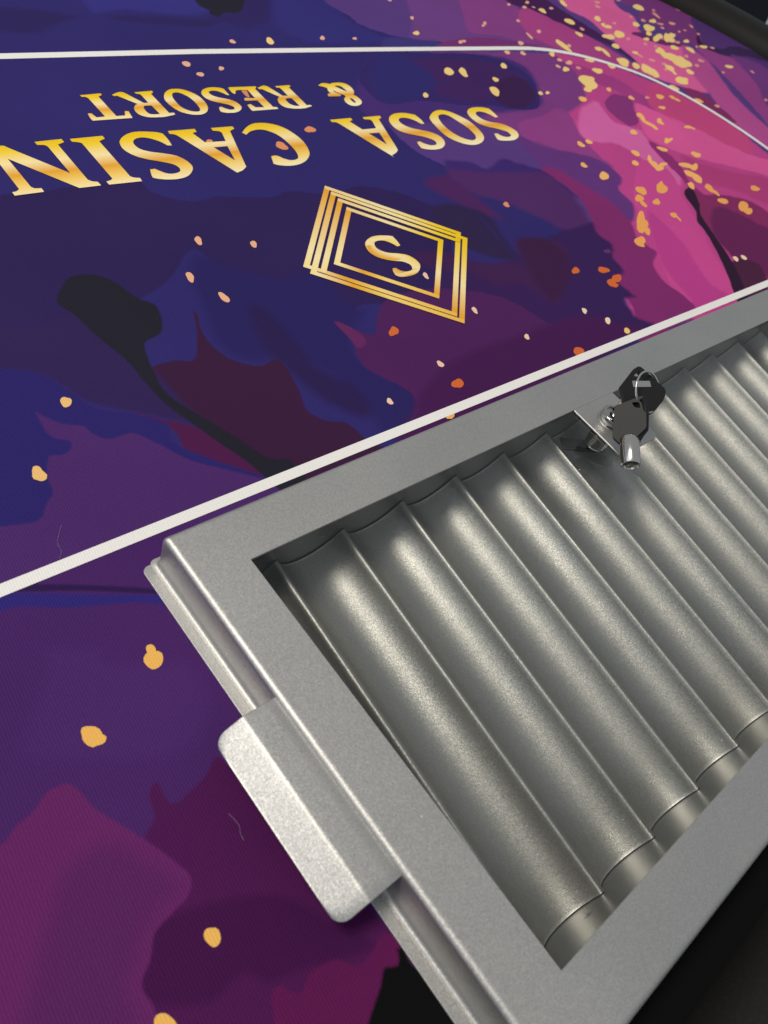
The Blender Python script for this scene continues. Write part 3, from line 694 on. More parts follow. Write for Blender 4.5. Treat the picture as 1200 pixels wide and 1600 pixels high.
# the last O of the line runs off the picture: the same O, a little to the left of the N
flat('letter', [[[(x - 545.0, y + 2) for x, y in lp] for lp in LET['O2']]], .45, M['gold_ink'], felt, big)
for k in ('R2', 'E', 'S', 'O', 'R', 'T'):
    flat('letter', [RES[k]], .45, M['gold_ink'], felt, small)
flat('letter', [AMP], .45, M['gold_ink'], felt, small)
ES = glyph(560, 360, 10.909, [(712,265,c),(660,280,c),(560,225),(450,185),(350,180),(280,205),(270,250),(310,310),(400,360),(520,390),(660,400),(820,425),(950,490),(1035,570),(1050,640),(1010,720),(920,770),(800,795),(700,795),(630,770,c),(595,715),(578,655,c),(635,648,c),(710,690),(800,708),(880,695),(915,660),(890,600),(820,560),(730,535),(600,525),(450,500),(310,455),(190,380),(125,290),(115,220),(150,165),(230,115),(340,95),(470,95),(575,105,c),(650,180)])
flat('letter', [ES], .45, M['gold_ink'], felt, lambda x, y: 0.16 + 0.84 * abs(((x + y * .55 + 30) / 62.0) % 1.0 - .35))

def bar(p, q, hw, g0, g1, gm=None, n=6):
    """one stroke of the diamond emblem from p to q"""
    P, Q = Vector(p), Vector(q)
    t = (Q - P).normalized()
    nrm = Vector((-t.y, t.x)) * hw
    P, Q = P - t * hw, Q + t * hw
    vs_, gs_ = [], []
    for i in range(n + 1):
        f = i / n
        m_ = P.lerp(Q, f)
        vs_ += [m_ + nrm, m_ - nrm]
        g_ = g0 + (g1 - g0) * f
        if gm is not None:
            g_ = g0 + (gm - g0) * min(1, 2 * f) if f < .5 else gm + (g1 - gm) * (2 * f - 1)
        gs_ += [g_, g_]
    fs_ = [(2 * i + 1, 2 * i + 3, 2 * i + 2, 2 * i) for i in range(n)]
    return vs_, fs_, gs_

def emblem_frame(name, bars, z):
    vs_, fs_, gs_ = [], [], []
    for j, b_ in enumerate(bars):
        v_, f_, g_ = bar(*b_)
        o0 = len(vs_)
        vs_ += [(p.x, p.y, FZ + z + j * .025) for p in v_]
        fs_ += [tuple(o0 + i for i in f) for f in f_]
        gs_ += g_
    me = bpy.data.meshes.new(name)
    me.from_pydata([W(*v) for v in vs_], [], fs_)
    at = me.attributes.new('g', 'FLOAT', 'POINT')
    at.data.foreach_set('value', gs_)
    me.materials.append(M['gold_ink'])
    o = bpy.data.objects.new(name, me)
    COL.objects.link(o)
    o.parent = felt

def diamond(cx, cy, h, hw, z, which='LTRB'):
    top, rt, bo, lf = (cx, cy + h), (cx + h, cy), (cx, cy - h), (cx - h, cy)
    B = []
    if 'L' in which: B.append((top, lf, hw, .60, .30))
    if 'T' in which: B.append((top, rt, hw, .45, .0, .34))
    if 'R' in which: B.append((rt, bo, hw, .0, .62, .30))
    if 'B' in which: B.append((lf, bo, hw, .32, .66, .80))
    emblem_frame('emblem_frame', B, z)
E0 = (317.0, 184.2)
diamond(E0[0], E0[1], 84.5, 2.3, .45)
diamond(E0[0] + .3, E0[1] - 8.6, 84.5, 2.3, .60)
diamond(E0[0] + .2, E0[1] - 9.0, 76.0 - 1.0, 2.3, .75, 'LT')
diamond(E0[0] + .3, E0[1] - 4.2, 58.0, 2.3, .45)

# --- gold paint drops
PALE, GOLD, ORNG, PINK, PURP = (226, 172, 148), (226, 172, 78), (204, 102, 52), (222, 150, 140), (92, 50, 110)
YEL = (236, 204, 132)
drops = []
def D(ox, oy, s, items, colr):
    for it in items:
        x, y, a, b_ = it[:4]
        r = it[4] if len(it) > 4 else 15
        drops.append((ox + x / s, oy + y / s, a / s, b_ / s, r, colr))
D(600, 0, 4, [(35,0,12,8),(175,112,13,9),(630,145,12,9),(620,160,10,7),(478,263,14,10,30),(500,257,12,8),(838,130,11,8),(780,28,11,7),(895,15,12,9),(878,45,14,8),(935,45,12,4),(1045,52,13,7),(968,197,14,10),(910,225,28,7,45),(855,270,20,11,20),(770,327,20,11),(868,333,18,11,25),(1097,375,16,9),(1157,392,20,13),(1088,415,17,8,25),(1155,287,14,10)], PALE)
D(600, 0, 4, [(202,207,19,13),(405,447,31,23,20),(495,452,33,20,40),(748,412,23,14,40),(697,497,20,13,30),(692,570,38,21,35),(260,595,19,14,40),(978,583,15,11),(1022,580,14,9),(1050,338,19,13),(1137,433,23,13,20),(990,67,26,11,20),(1120,285,60,14,35),(1120,20,26,12,40),(1160,135,36,14,25)], YEL)
D(300, 0, 4, [(253,260,20,11),(815,238,16,12,35),(1017,241,13,8),(183,428,19,11),(52,465,24,13),(-35,400,29,15)], PALE)
D(300, 0, 4, [(487,257,26,19,40)], YEL)
D(300, 0, 4, [(738,810,38,17,12),(560,912,39,22,20),(105,888,24,14,-15)], (220, 142, 96))
D(350, 120, 12, [(400,300,95,42,45)], (206, 138, 100))
D(900, 0, 4, [(132,15,15,9),(135,42,17,8),(265,2,14,5),(345,105,11,5),(240,145,13,7),(420,128,14,8),(485,65,12,5),(500,95,30,7,35),(540,175,13,6),(527,150,20,6),(600,147,20,9),(635,57,18,7,25),(720,165,14,6,40),(765,213,11,5),(680,190,11,4),(645,198,10,5),(635,265,16,8),(327,243,12,8),(433,275,12,8),(497,290,10,6),(690,352,13,9),(780,380,19,9),(755,410,17,8),(475,377,22,8),(400,348,20,7,30),(550,400,14,8),(560,435,11,8),(38,182,15,8,30),(15,425,15,9),(445,610,16,7),(882,663,18,8),(920,453,10,6),(1102,450,16,5,30),(1187,625,13,6),(852,300,16,6,20),(755,292,10,5)], PINK)
D(900, 0, 4, [(390,47,36,16),(135,117,22,15),(170,155,14,10),(200,168,25,10),(375,153,22,14,15),(480,132,21,12),(455,175,32,23,10),(455,210,18,14),(440,245,18,10),(690,258,18,10),(500,244,22,16),(520,228,24,16),(570,236,30,20,60),(595,250,22,16),(600,222,18,18),(270,215,36,20,20),(205,230,38,16,15),(248,288,26,14,15),(540,330,44,16,50),(515,320,20,14),(600,360,60,22,20),(670,395,60,24,20),(640,380,50,28,15),(615,298,26,13),(715,312,33,11,25),(712,450,25,14,25),(660,505,45,20,25),(685,495,14,10),(610,550,31,15,15),(370,330,18,9,20),(295,388,44,22,20),(375,412,28,16,35),(140,305,26,11,10),(185,328,40,10,40),(440,430,44,20,30),(480,455,46,20,35),(500,470,20,16),(585,425,36,13,25),(610,450,24,8,50),(20,215,26,10,35),(85,378,30,10,15),(220,410,34,12,35),(135,443,31,17,20),(65,500,46,32,10),(90,525,42,34,30),(75,560,26,16),(957,417,25,10,12),(797,293,24,10,10)], YEL)
D(900, 0, 4, [(205,560,17,11),(42,620,25,16,20),(345,612,19,11,20),(525,605,29,12,15),(600,608,20,8,25),(632,624,22,7,25),(538,673,21,10,15),(765,630,29,12,15),(400,722,24,14,20),(418,745,18,12,50),(450,772,42,9,25),(490,795,26,10,40),(520,755,14,18),(530,768,22,9,25),(700,795,26,9,10),(728,802,20,5,20),(360,827,23,15,15),(570,880,22,15,20),(590,872,18,8,-20),(540,933,34,12,20),(372,958,29,15,35),(370,1020,22,15,25),(462,1000,14,28,-15),(490,1030,30,16,35),(520,1050,30,18,10),(545,1028,26,12,-10),(750,967,29,17,25),(690,1035,52,14,15),(740,1045,20,24,20),(720,1090,46,18,20),(755,1115,42,20,30),(720,1160,26,16,35),(48,1033,21,14,25),(175,1100,33,23,30),(30,903,25,14,30),(80,887,22,13,20)], (236, 178, 108))
D(900, 240, 4, [(535,218,34,34),(530,195,16,20),(408,232,38,22,40),(395,280,30,20,20),(418,312,32,12,45),(503,303,24,18,40),(610,385,24,14),(640,405,24,6,50),(405,400,24,40),(412,450,42,38,20),(445,485,26,18,60),(400,545,34,26),(402,570,30,12),(1118,218,28,17,10),(1045,330,34,30,40),(1075,360,26,22,20),(918,297,34,17,18),(835,218,36,18,35),(870,243,36,9,40)], (230, 162, 92))
D(900, 240, 4, [(172,728,42,16,12),(255,780,28,26),(222,808,30,22,20),(240,822,28,12),(0,733,22,16)], ORNG)
D(900, 240, 4, [(998,658,21,11,35),(1048,650,21,11,35),(52,983,21,12,40),(198,1045,22,16,60)], (236, 208, 180))
D(900, 240, 4, [(318,1108,20,17,50)], (232, 196, 120))
D(900, 240, 4, [(195,612,22,14,20)], PURP)
D(300, 300, 4, [(40,305,21,28,-35),(385,327,24,18,35),(200,660,42,20,42),(-12,533,22,34,-38)], (226, 172, 136))
D(0, 0, 1, [(103,628.5,8,9,-20),(60.5,741,10.5,12.5,-20)], (228, 184, 118))
D(0, 0, 1, [(615,518,8,6.8,15),(715,599.5,9.4,7.2,10),(904,549,9,6,10),(899,423,6,5)], ORNG)
D(0, 0, 1, [(688,569,6,4,40),(609,627.5,5.5,4.2,40),(823,526.5,4.6,3.6,45),(741.5,485,6,3.2,45),(665,431,5.6,3.2,45)], (232, 196, 170))
D(0, 0, 1, [(791,320,5,3.6,20)], (220, 140, 110))
D(0, 0, 1, [(704,651,6,4,-20),(240,1031,14.5,15.5,10),(236,1017,8,10,-20),(143,1150,19,14.5,22),(150,1156,15,10,0),(332,1464,12,17,-20),(257,1600,17,17,0)], (228, 176, 92))
polys, cols = [], []
for (x, y, a, b_, r, colr) in drops:
    n = 16
    ph = random.uniform(0, 6.28)
    wob = random.uniform(0.05, 0.17)
    rr = math.radians(r)
    pts = []
    for i in range(n):
        t = 2 * math.pi * i / n
        k = 1 + wob * math.sin(2 * t + ph) + wob * .8 * math.sin(3 * t + ph * 2) + wob * .35 * math.sin(5 * t + ph * 3)
        u, v = a * k * math.cos(t), b_ * k * math.sin(t)
        pts.append(felt_point(x + u * math.cos(rr) - v * math.sin(rr), y + u * math.sin(rr) + v * math.cos(rr)))
    polys.append([pts])
    cols.append(lin(colr))
# each drop sits a hair above the one before so that touching drops never share a plane
sp_v, sp_f, sp_c = [], [], []
for k, (pl, cl) in enumerate(zip(polys, cols)):
    b0 = len(sp_v)
    zz = FZ + .10 + .0006 * k
    sp_v += [(p[0], p[1], zz) for p in pl[0]]
    sp_f.append(tuple(range(b0, b0 + len(pl[0]))))
    sp_c.append(cl)
me = bpy.data.meshes.new('gold_splatter')
me.from_pydata([W(*v) for v in sp_v], [], sp_f)
ca = me.color_attributes.new('ink', 'FLOAT_COLOR', 'CORNER')
for poly, cl in zip(me.polygons, sp_c):
    if poly.normal.z < 0:
        poly.flip()
    for i in poly.loop_indices:
        ca.data[i].color = cl
me.materials.append(M['splatter'])
sp = bpy.data.objects.new('gold_splatter', me)
COL.objects.link(sp)
sp.parent = felt
sp['kind'] = 'stuff'

# ------------------------------------------------------------------ chip tray (well with thirteen tubes, tilted towards the dealer)
tray = tag(empty('chip_tray', W(325, -141, -80)), 'silver metal chip tray with thirteen empty tubes sunk in the table', 'chip tray')
PER, X0 = 48.16, 58.06
YU, ZU, YL, ZL = -24.52, -28.12, -258.65, -53.91
th = math.atan2(ZU - ZL, YU - YL)
TL = math.hypot(YU - YL, ZU - ZL)
def tp(x, t, n):
    """tray frame: x across, t down the tube from the far end, n up out of the tube"""
    return (x, YU - t * math.cos(th) - n * math.sin(th), ZU - t * math.sin(th) + n * math.cos(th))

SAG, EDGE = 15.5, 1.7
half = PER / 2 - EDGE
RAD = (half * half + SAG * SAG) / (2 * SAG)
def section():
    pts = [(-PER / 2 + .03, 0.0), (-PER / 2 + .5, -.03), (-PER / 2 + .95, -.22), (-PER / 2 + 1.35, -.62)]
    a0 = math.asin(half / RAD)
    for i in range(25):
        a = -a0 + 2 * a0 * i / 24
        pts.append((RAD * math.sin(a), -SAG - .9 + RAD * (1 - math.cos(a))))
    pts += [(-x, z) for x, z in reversed(pts[:4])]
    return pts
SEC = section()
def tube_mesh(last_gap):
    vs_, fs_ = [], []
    rings = [(.7, .35), (1.2, .12), (2.4, 0)] + [(TL * i / 12, 0) for i in range(1, 12)] + [(TL - 2.2, 0), (TL - .9, .12), (TL - .4, .35)]
    m_ = len(SEC)
    for t, up in rings:
        for i, (x, z) in enumerate(SEC):
            k_ = up * min(1.0, max(0.0, -z / 3.0))
            vs_.append((x * (1 - k_ * .012), t, z + k_))
    for j in range(len(rings) - 1):
        for i in range(m_ - 1):
            a = j * m_ + i
            fs_.append((a, a + 1, a + m_ + 1, a + m_))
    return vs_, fs_
tv, tf = tube_mesh(0)
for k in range(-1, 12):
    xc = X0 + PER * (k + .5)
    mesh_obj('tube', [tp(xc + x, t, n) for x, t, n in tv], tf, M['tube'], tray, 50)
XA, XB = X0 - PER, X0 + 12 * PER
for t0, t1, top in ((-1.8, 0.0, 26.0), (TL, TL + 1.8, 51.0)):
    vs_ = [tp(x, t, n) for n in (-24, top) for x, t in ((XA - 1, t0), (XB + 1, t0), (XB + 1, t1), (XA - 1, t1))]
    mesh_obj('end_wall', vs_, box_vf(0, 1, 0, 1, 0, 1)[1], M['wall'], tray)
for xa, xb in ((XA - 2.0, XA - .2), (XB + .2, XB + 2.0)):
    vs_ = [(xa, YU + 2, -80), (xb, YU + 2, -80), (xb, YL - 2, -80), (xa, YL - 2, -80), (xa, YU + 2, -3), (xb, YU + 2, -3), (xb, YL - 2, -3), (xa, YL - 2, -3)]
    mesh_obj('side_wall', vs_, box_vf(0, 1, 0, 1, 0, 1)[1], M['tube'], tray)

def rivet(x, t, n, sgn):
    vs_, fs_ = [], []
    for j, (r, d) in enumerate(((2.6, .05), (1.9, .45), (1.0, .5), (.8, .2))):
        for i in range(14):
            a = 2 * math.pi * i / 14
            vs_.append(tp(x + r * math.cos(a), t + sgn * d, n + r * math.sin(a)))
    for j in range(3):
        for i in range(14):
            fs_.append((j * 14 + i, j * 14 + (i + 1) % 14, (j + 1) * 14 + (i + 1) % 14, (j + 1) * 14 + i))
    r_ = mesh_obj('rivet', vs_, fs_, M['wall'], tray, 60)
    mesh_obj('rivet_hole', [tp(x + .85 * math.cos(2 * math.pi * i / 12), t + sgn * .22, n + .85 * math.sin(2 * math.pi * i / 12)) for i in range(12)], [tuple(range(12))], M['black_hole'], r_)
rivet(88.0, TL, 5.0, -1)
rivet(90.0, 0.0, 4.0, 1)

# flange of the tray lying on the felt at each short end
def rounded_rect(x0, x1, y0, y1, r, seg=6, rs=None):
    rs = rs or (r, r, r, r)
    out = []
    for (cx_, cy_, a0, r_) in ((x1, y0, -90, rs[0]), (x1, y1, 0, rs[1]), (x0, y1, 90, rs[2]), (x0, y0, 180, rs[3])):
        sx = -1 if cx_ == x1 else 1
        sy = -1 if cy_ == y1 else 1
        for i in range(seg + 1):
            a = math.radians(a0 + 90 * i / seg)
            out.append((cx_ + sx * r_ + r_ * math.cos(a), cy_ + sy * r_ + r_ * math.sin(a)))
    return out
def slab(name, outline, z0, z1, mat, parent, bev=0.0):
    n_ = len(outline)
    vs_ = [(x, y, z0) for x, y in outline] + [(x, y, z1) for x, y in outline]
    fs_ = [tuple(range(n_ - 1, -1, -1)), tuple(range(n_, 2 * n_))] + [(i, (i + 1) % n_, n_ + (i + 1) % n_, n_ + i) for i in range(n_)]
    o = mesh_obj(name, vs_, fs_, mat, parent, 35)
    if bev:
        bevel(o, bev, 2)
    return o
LW, LL = 288.6, 650.0
slab('flange', rounded_rect(-8.4, 7.5, -LW - 1.5, 1.6, 3.0, 6, (0.3, 0.3, 4.0, 4.0)), FZ + .05, FZ + 1.3, M['lid'], tray, .35)
slab('flange', rounded_rect(LL - 7.5, LL + 8.4, -LW - 1.5, 1.6, 3.0, 6, (4.0, 4.0, 0.3, 0.3)), FZ + .05, FZ + 1.3, M['lid'], tray, .35)

# ------------------------------------------------------------------ lid: metal frame, acrylic pane, lock tab, lock, handle
lid = tag(empty('tray_lid', W(325, -144, FZ)), 'silver metal frame lid with clear acrylic pane locked over the chip tray', 'tray lid')
def frame_loop(inset, z, r):
    return [(x, y, z) for x, y in rounded_rect(inset, LL - inset, -LW + inset, -inset, max(r, .02), 6)]
BRD = 31.3
P_ = [(BRD, -1.6, .4), (BRD, -.2, .4), (BRD - .2, 0.0, .6), (BRD - .8, 0.0, .6), (3.9, 0.0, .4)]
for i in range(0, 8):
    a = math.radians(90 * i / 7)
    P_.append((3.2 - 3.2 * math.sin(a), -3.2 + 3.2 * math.cos(a), 3.4 - 3.2 + 3.2 * math.sin(a) * .6))
P_ += [(-.02, -12.0, 2.3), (-.05, -21.6, 2.3)]
for i in range(1, 6):
    a = math.radians(80 * i / 5)
    P_.append((-.05 - 2.2 * (1 - math.cos(a)), -21.6 - 2.6 * math.sin(a), 2.4 + 1.5 * (1 - math.cos(a))))
P_ += [(-3.4, -24.22, 3.6), (-3.45, -24.48, 3.6), (2.0, -24.48, 2.0), (2.0, -1.6, 2.0)]
vs_, fs_ = [], []
for ins, z, r in P_:
    vs_ += frame_loop(ins, z, r)
nl = len(vs_) // len(P_)
for j in range(len(P_)):
    a, b_ = j * nl, ((j + 1) % len(P_)) * nl
    for i in range(nl):
        fs_.append((a + i, a + (i + 1) % nl, b_ + (i + 1) % nl, b_ + i))
mesh_obj('frame', vs_, fs_, M['lid'], lid, 40)

slab('pane', rounded_rect(20, LL - 20, -LW + 20, -20, 2.0), -4.8, -1.9, M['acrylic'], lid)

slab('lock_tab', rounded_rect(302.6, 348.5, -77.5, -BRD - .04, 4.0, 6, (4.0, .05, .05, 2.0)), -1.6, -.01, M['lid'], lid)
# bright cut edge of the tab
LX, LY = 322.5, -51.5
def lathe(name, profile, cx_, cy_, mat, parent, seg=40, flat_at=None, smooth=40, close=True):
    vs_, fs_ = [], []
    for r, z in profile:
        for i in range(seg):
            a = 2 * math.pi * i / seg
            x, y = r * math.cos(a), r * math.sin(a)
            if flat_at:
                y = max(-flat_at, min(flat_at, y))
            vs_.append((cx_ + x, cy_ + y, z))
    for j in range(len(profile) - 1):
        for i in range(seg):
            fs_.append((j * seg + i, j * seg + (i + 1) % seg, (j + 1) * seg + (i + 1) % seg, (j + 1) * seg + i))
    if close:
        fs_.append(tuple(range(seg)))
        fs_.append(tuple(range((len(profile) - 1) * seg, len(profile) * seg)))
    return mesh_obj(name, vs_, fs_, mat, parent, smooth)

lock = lathe('lock_head', [(10.6, 0.0), (10.8, .4), (10.8, 1.6), (10.0, 2.0), (10.0, 6.2), (9.6, 6.9), (8.9, 7.2), (7.6, 7.2), (7.3, 6.6), (7.1, 5.6), (4.6, 5.6), (4.4, 3.8), (3.0, 3.8)], LX, LY, M['chrome'], lid)
thr = [(7.2, -1.7)]
for i in range(11):
    z = -2.2 - i * 1.95
    thr += [(8.6, z), (8.5, z - .25), (6.5, z - .95), (6.6, z - 1.1)]
thr += [(7.2, -24.0), (6.0, -24.6)]
lathe('lock_barrel', thr, LX, LY, M['nickel'], lid, 48, 7.4, 25)
# cam tongue that reaches under the rim
cam_dir = Vector((-.86, .51))
cam_n = Vector((-cam_dir.y, cam_dir.x))
cc = Vector((LX, LY))
oc = [cc + cam_dir * a + cam_n * b_ for a, b_ in ((-7, -5), (26, -5), (26, 6), (-7, 5))]
slab('lock_cam', [tuple(p) for p in oc], -27.4, -25.5, M['cam'], lid, .3)

# handle: bent strip, level part then a slope down and outwards
hp = [(1.0, -2.6), (-6, -2.6), (-12, -2.6), (-16.2, -2.6)]
for i in range(1, 6):
    a = math.radians(33 * i / 5)
    hp.append((-16.2 - 4.0 * math.sin(a), -2.6 - 4.0 * (1 - math.cos(a))))
ex, ez = hp[-1]
sl = math.radians(33)
for d_ in (3, 6, 8.6, 10.6, 12.0, 13.2, 14.1, 14.8, 15.2):
    hp.append((ex - d_ * math.cos(sl), ez - d_ * math.sin(sl)))
acc = [0.0]
for i in range(1, len(hp)):
    acc.append(acc[-1] + math.hypot(hp[i][0] - hp[i - 1][0], hp[i][1] - hp[i - 1][1]))
hl = acc[-1]
YA, YB, HR = -97.5, -190.3, 6.5
vs_, fs_ = [], []
NV = 14
for (x, z), s_ in zip(hp, acc):
    d_ = hl - s_
    cut = HR - math.sqrt(max(0.0, HR * HR - (HR - d_) ** 2)) if d_ < HR else 0.0
    for j in range(NV + 1):
        vs_.append((x, (YA - cut) + (YB - YA + 2 * cut) * j / NV, z))
for i in range(len(hp) - 1):
    for j in range(NV):
        a = i * (NV + 1) + j
        fs_.append((a, a + 1, a + NV + 2, a + NV + 1))
hd = mesh_obj('handle', vs_, fs_, M['lid'], lid, 60)
for p in hd.data.polygons:
    pass
so = hd.modifiers.new('thickness', 'SOLIDIFY')
so.thickness = 1.7 * K
so.offset = -1.0
bevel(hd, .55, 2, 50)

# ------------------------------------------------------------------ keys on a ring
CR = RM @ Vector((1, 0, 0))
CU = RM @ Vector((0, 1, 0))
CN = RM @ Vector((0, 0, 1))
def plate(name, outline, holes, org, ux, uy, un, thick, mat, parent, bev):
    """flat key bow: outline in its own plane, pushed out by thick"""
    loops = [outline] + holes
    allp = [p for lp in loops for p in lp]
    tris = tessellate_polygon([[Vector((p[0], p[1], 0)) for p in lp] for lp in loops])
    n_ = len(allp)
    def at(p, h):
        return tuple(org + ux * p[0] + uy * p[1] + un * h)
    vs_ = [at(p, thick / 2) for p in allp] + [at(p, -thick / 2) for p in allp]
    fs_ = [tuple(t) for t in tris] + [tuple(n_ + i for i in reversed(t)) for t in tris]
    b0 = 0
    for lp in loops:
        m_ = len(lp)
        for i in range(m_):
            a, b2 = b0 + i, b0 + (i + 1) % m_
            fs_.append((a, b2, n_ + b2, n_ + a))
        b0 += m_
    o = mesh_obj(name, vs_, fs_, mat, parent, 35)
    bm = bmesh.new()
    bm.from_mesh(o.data)
    bmesh.ops.dissolve_limit(bm, angle_limit=math.radians(1), verts=bm.verts, edges=bm.edges)
    bm.to_mesh(o.data)
    bm.free()
    bevel(o, bev, 3, 40)
    return o

def tube_between(name, a, b_, r_out, r_in, mat, parent, seg=28, open_b=True):
    a, b_ = Vector(a), Vector(b_)
    d_ = (b_ - a).normalized()
    p_ = d_.orthogonal().normalized()
    q_ = d_.cross(p_)
    L_ = (b_ - a).length
    prof_ = [(r_out * .55, 0), (r_out * .9, .5), (r_out, 1.4), (r_out, L_ - .5), (r_out - .4, L_), (r_in + .3, L_), (r_in, L_ - .4), (r_in, L_ - 9)]
    vs_, fs_ = [], []
    for r, h in prof_:
        for i in range(seg):
            t = 2 * math.pi * i / seg
            vs_.append(tuple(a + d_ * h + (p_ * math.cos(t) + q_ * math.sin(t)) * r))
    for j in range(len(prof_) - 1):
        for i in range(seg):
            fs_.append((j * seg + i, j * seg + (i + 1) % seg, (j + 1) * seg + (i + 1) % seg, (j + 1) * seg + i))
    fs_.append(tuple(range(seg)))
    fs_.append(tuple(range((len(prof_) - 1) * seg, len(prof_) * seg)))
    return mesh_obj(name, vs_, fs_, mat, parent, 40)

def px_at(px, py, depth):
    d_ = RM @ Vector(((px - 600) / FPX, -(py - 800) / FPX, -1.0))
    return CAM + d_ * depth
def depth_of(p):
    return -((p - CAM).dot(CN)) 
LOCKP = Vector((LX, LY, 30.0))
DEP = -(LOCKP - CAM).dot(CN)            # distance along the view axis to the key in the lock
SC = DEP / FPX                          # survey units per photo pixel there
def rel(px, py, ox, oy, s=SC):
    return ((px - ox) * s, -(py - oy) * s)

# key standing in the lock
k1 = tag(empty('tubular_key', W(LX, LY, 0)), 'black plastic key with square window standing in the tray lock', 'key')
org1 = px_at(1003, 612, DEP)
def rnd(pts, r=3.0):
    out = []
    n_ = len(pts)
    for i in range(n_):
        p0, p1, p2 = Vector(pts[i - 1][:2]), Vector(pts[i][:2]), Vector(pts[(i + 1) % n_][:2])
        rr_ = pts[i][2] if len(pts[i]) > 2 else r
        a = p1 + (p0 - p1).normalized() * min(rr_, (p0 - p1).length * .45)
        b_ = p1 + (p2 - p1).normalized() * min(rr_, (p2 - p1).length * .45)
        for j in range(6):
            t = j / 5
            out.append(tuple((1 - t) ** 2 * a + 2 * t * (1 - t) * p1 + t * t * b_))
    return out
o1 = rnd([(997, 570, 9), (1042, 610, 8), (1036, 626, 6), (1014, 650, 8), (985, 652, 8), (969, 640, 3), (971, 622, 6), (966, 607, 3)])
h1 = rnd([(996, 580, 2), (1005, 589, 2), (988, 589, 2)])
w1 = rnd([(985, 596.5, .6), (1014, 596, .6), (1016, 605.5, .6), (986, 606.5, .6)])
N1 = (CN * .97 + CR * .16 + CU * .1).normalized()
U1 = (CU - N1 * CU.dot(N1)).normalized()
R1 = U1.cross(N1)
b1 = plate('key_bow', [rel(x, y, 1003, 612) for x, y in o1], [[rel(x, y, 1003, 612) for x, y in h1]], org1, R1, U1, N1, 4.4, M['key_plastic'], k1, .9)
wv = [rel(x, y, 1003, 612) for x, y in w1]
plate('bow_insert', wv, [], org1 + N1 * 2.35, R1, U1, N1, .5, M['nickel'], k1, .1)
tube_between('key_shaft', (LX, LY, 26), (LX, LY, 3.6), 4.0, 3.0, M['nickel'], k1)
nk = px_at(990, 640, DEP)
plate('bow_neck', [rel(x, y, 990, 640) for x, y in rnd([(970, 632, 2), (1008, 640, 2), (1000, 655, 3), (962, 652, 3)])], [], nk, R1, U1, N1, 4.2, M['key_plastic'], k1, .6)

# spare key hanging in front of it
D2 = DEP - 13.0
S2 = D2 / FPX
k2 = tag(empty('tubular_key', W(*px_at(985, 700, D2))), 'spare black key with silver tube shaft hanging from the key ring', 'key')
org2 = px_at(985, 664, D2)
N2 = (CN * .93 - CR * .30 + CU * .22).normalized()
U2 = (CU - N2 * CU.dot(N2)).normalized()
R2 = U2.cross(N2)
o2 = rnd([(961, 634, 4), (1001, 619, 4), (1008, 622, 2), (1009, 671, 4), (996, 684, 3), (992, 700, 3), (974, 700, 5), (958, 684, 4)])
h2 = rnd([(987, 629, 2), (998, 629, 2), (1000, 639, 2), (991, 637, 2)])
plate('key_bow', [rel(x, y, 985, 664, S2) for x, y in o2], [[rel(x, y, 985, 664, S2) for x, y in h2]], org2, R2, U2, N2, 5.2, M['key_plastic'], k2, .8)
def rod(name, pts, r, mat, parent, seg=10):
    P = [Vector(p) for p in pts]
    vs_, fs_ = [], []
    for i, p in enumerate(P):
        t = (P[min(i + 1, len(P) - 1)] - P[max(i - 1, 0)]).normalized()
        a = t.cross(CN).normalized()
        b_ = t.cross(a)
        for j in range(seg):
            w_ = 2 * math.pi * j / seg
            vs_.append(tuple(p + (a * math.cos(w_) + b_ * math.sin(w_)) * r))
    for i in range(len(P) - 1):
        for j in range(seg):
            fs_.append((i * seg + j, i * seg + (j + 1) % seg, (i + 1) * seg + (j + 1) % seg, (i + 1) * seg + j))
    fs_.append(tuple(range(seg)))
    fs_.append(tuple(range((len(P) - 1) * seg, len(P) * seg)))
    return mesh_obj(name, vs_, fs_, mat, parent, 60)
rod('bow_rim', [px_at(x, y, D2 - 1.6) for x, y in ((1003.5, 621.5), (1008, 628), (1008.5, 650), (1008, 671), (1001, 679), (996, 687), (994, 694))], 2.3, M['key_plastic'], k2)
tube_between('key_shaft', px_at(983.5, 684, D2 - 2.6), px_at(985.5, 727.5, D2 - 11.5), 6.2, 5.1, M['nickel'], k2)

# folded edge of the lock tab beside the barrel
rod('tab_edge', [(302.55, -31.7, -.8), (302.55, -50, -.8), (302.55, -75.6, -.8)], .85, M['lid'], lid)

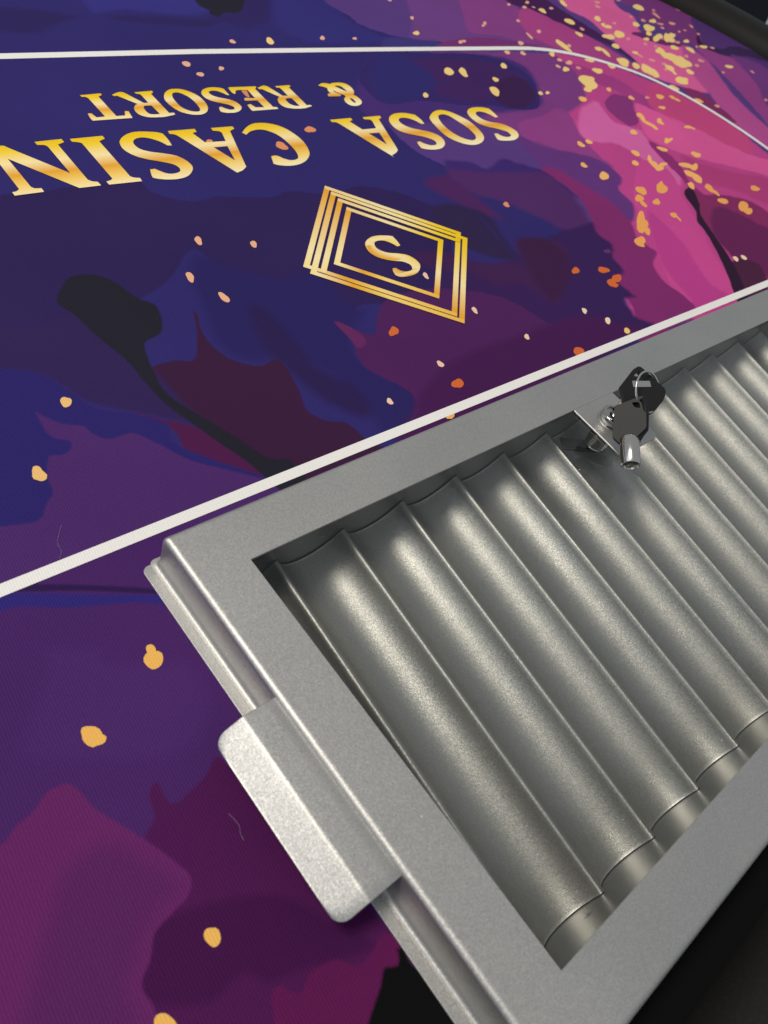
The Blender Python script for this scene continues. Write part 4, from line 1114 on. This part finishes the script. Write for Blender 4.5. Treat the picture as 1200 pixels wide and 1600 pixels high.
# split ring through both bows
kr = tag(empty('key_ring', W(*px_at(1011, 612, DEP - 4))), 'thin silver wire ring linking the two tubular keys', 'key ring')
rc = px_at(1012.5, 612.5, DEP - 5.0)
NR = (CN * .78 + CR * .62).normalized()
UR = (CU - NR * CU.dot(NR)).normalized()
RRv = UR.cross(NR)
vs_, fs_ = [], []
for i in range(64):
    a = 2 * math.pi * i / 64
    d_ = RRv * math.cos(a) + UR * math.sin(a)
    c_ = rc + d_ * 13.6
    for j in range(10):
        w_ = 2 * math.pi * j / 10
        vs_.append(tuple(c_ + (d_ * math.cos(w_) + NR * math.sin(w_)) * .75))
for i in range(64):
    for j in range(10):
        fs_.append((i * 10 + j, i * 10 + (j + 1) % 10, ((i + 1) % 64) * 10 + (j + 1) % 10, ((i + 1) % 64) * 10 + j))
mesh_obj('ring_wire', vs_, fs_, M['nickel'], kr, 80)

# ------------------------------------------------------------------ bits of lint on the felt, white strip beyond the rail
def hair(pxs, label):
    pts = catmull(pxs, False, 3)
    P = [Vector(W(*felt_point(p.x, p.y), FZ + .5)) for p in pts]
    vs_, fs_ = [], []
    for i, p in enumerate(P):
        t = (P[min(i + 1, len(P) - 1)] - P[max(i - 1, 0)]).normalized()
        n_ = Vector((-t.y, t.x, 0))
        for j in range(5):
            w_ = 2 * math.pi * j / 5
            vs_.append(p + (n_ * math.cos(w_) + Vector((0, 0, 1)) * math.sin(w_)) * .00007)
    for i in range(len(P) - 1):
        for j in range(5):
            fs_.append((i * 5 + j, i * 5 + (j + 1) % 5, (i + 1) * 5 + (j + 1) % 5, (i + 1) * 5 + j))
    o = mesh_obj('lint_hair', vs_, fs_, M['lint'], None, 80, conv=False)
    tag(o, label, 'lint')
hair([(357, 1272), (366, 1281), (374, 1292), (375, 1302), (381, 1314)], 'short curled pale hair on the dark plum felt beside the tray handle')
hair([(96, 822), (92, 836), (90, 850), (96, 862), (93, 874)], 'fine pale hair lying across purple felt next to the white line')

a_ = Vector(felt_point(1195, 43, -860))
b_ = Vector(felt_point(1212, 12, -860))
dirv = (b_ - a_).normalized()
nv = Vector((-dirv.y, dirv.x)) * 7
ws = slab('floor_strip', [tuple(a_ - nv), tuple(a_ + nv), tuple(b_ + nv), tuple(b_ - nv)], -869.5, -858, M['white_plastic'], None)
tag(ws, 'small white strip on the dark floor beyond the padded rail', 'strip')
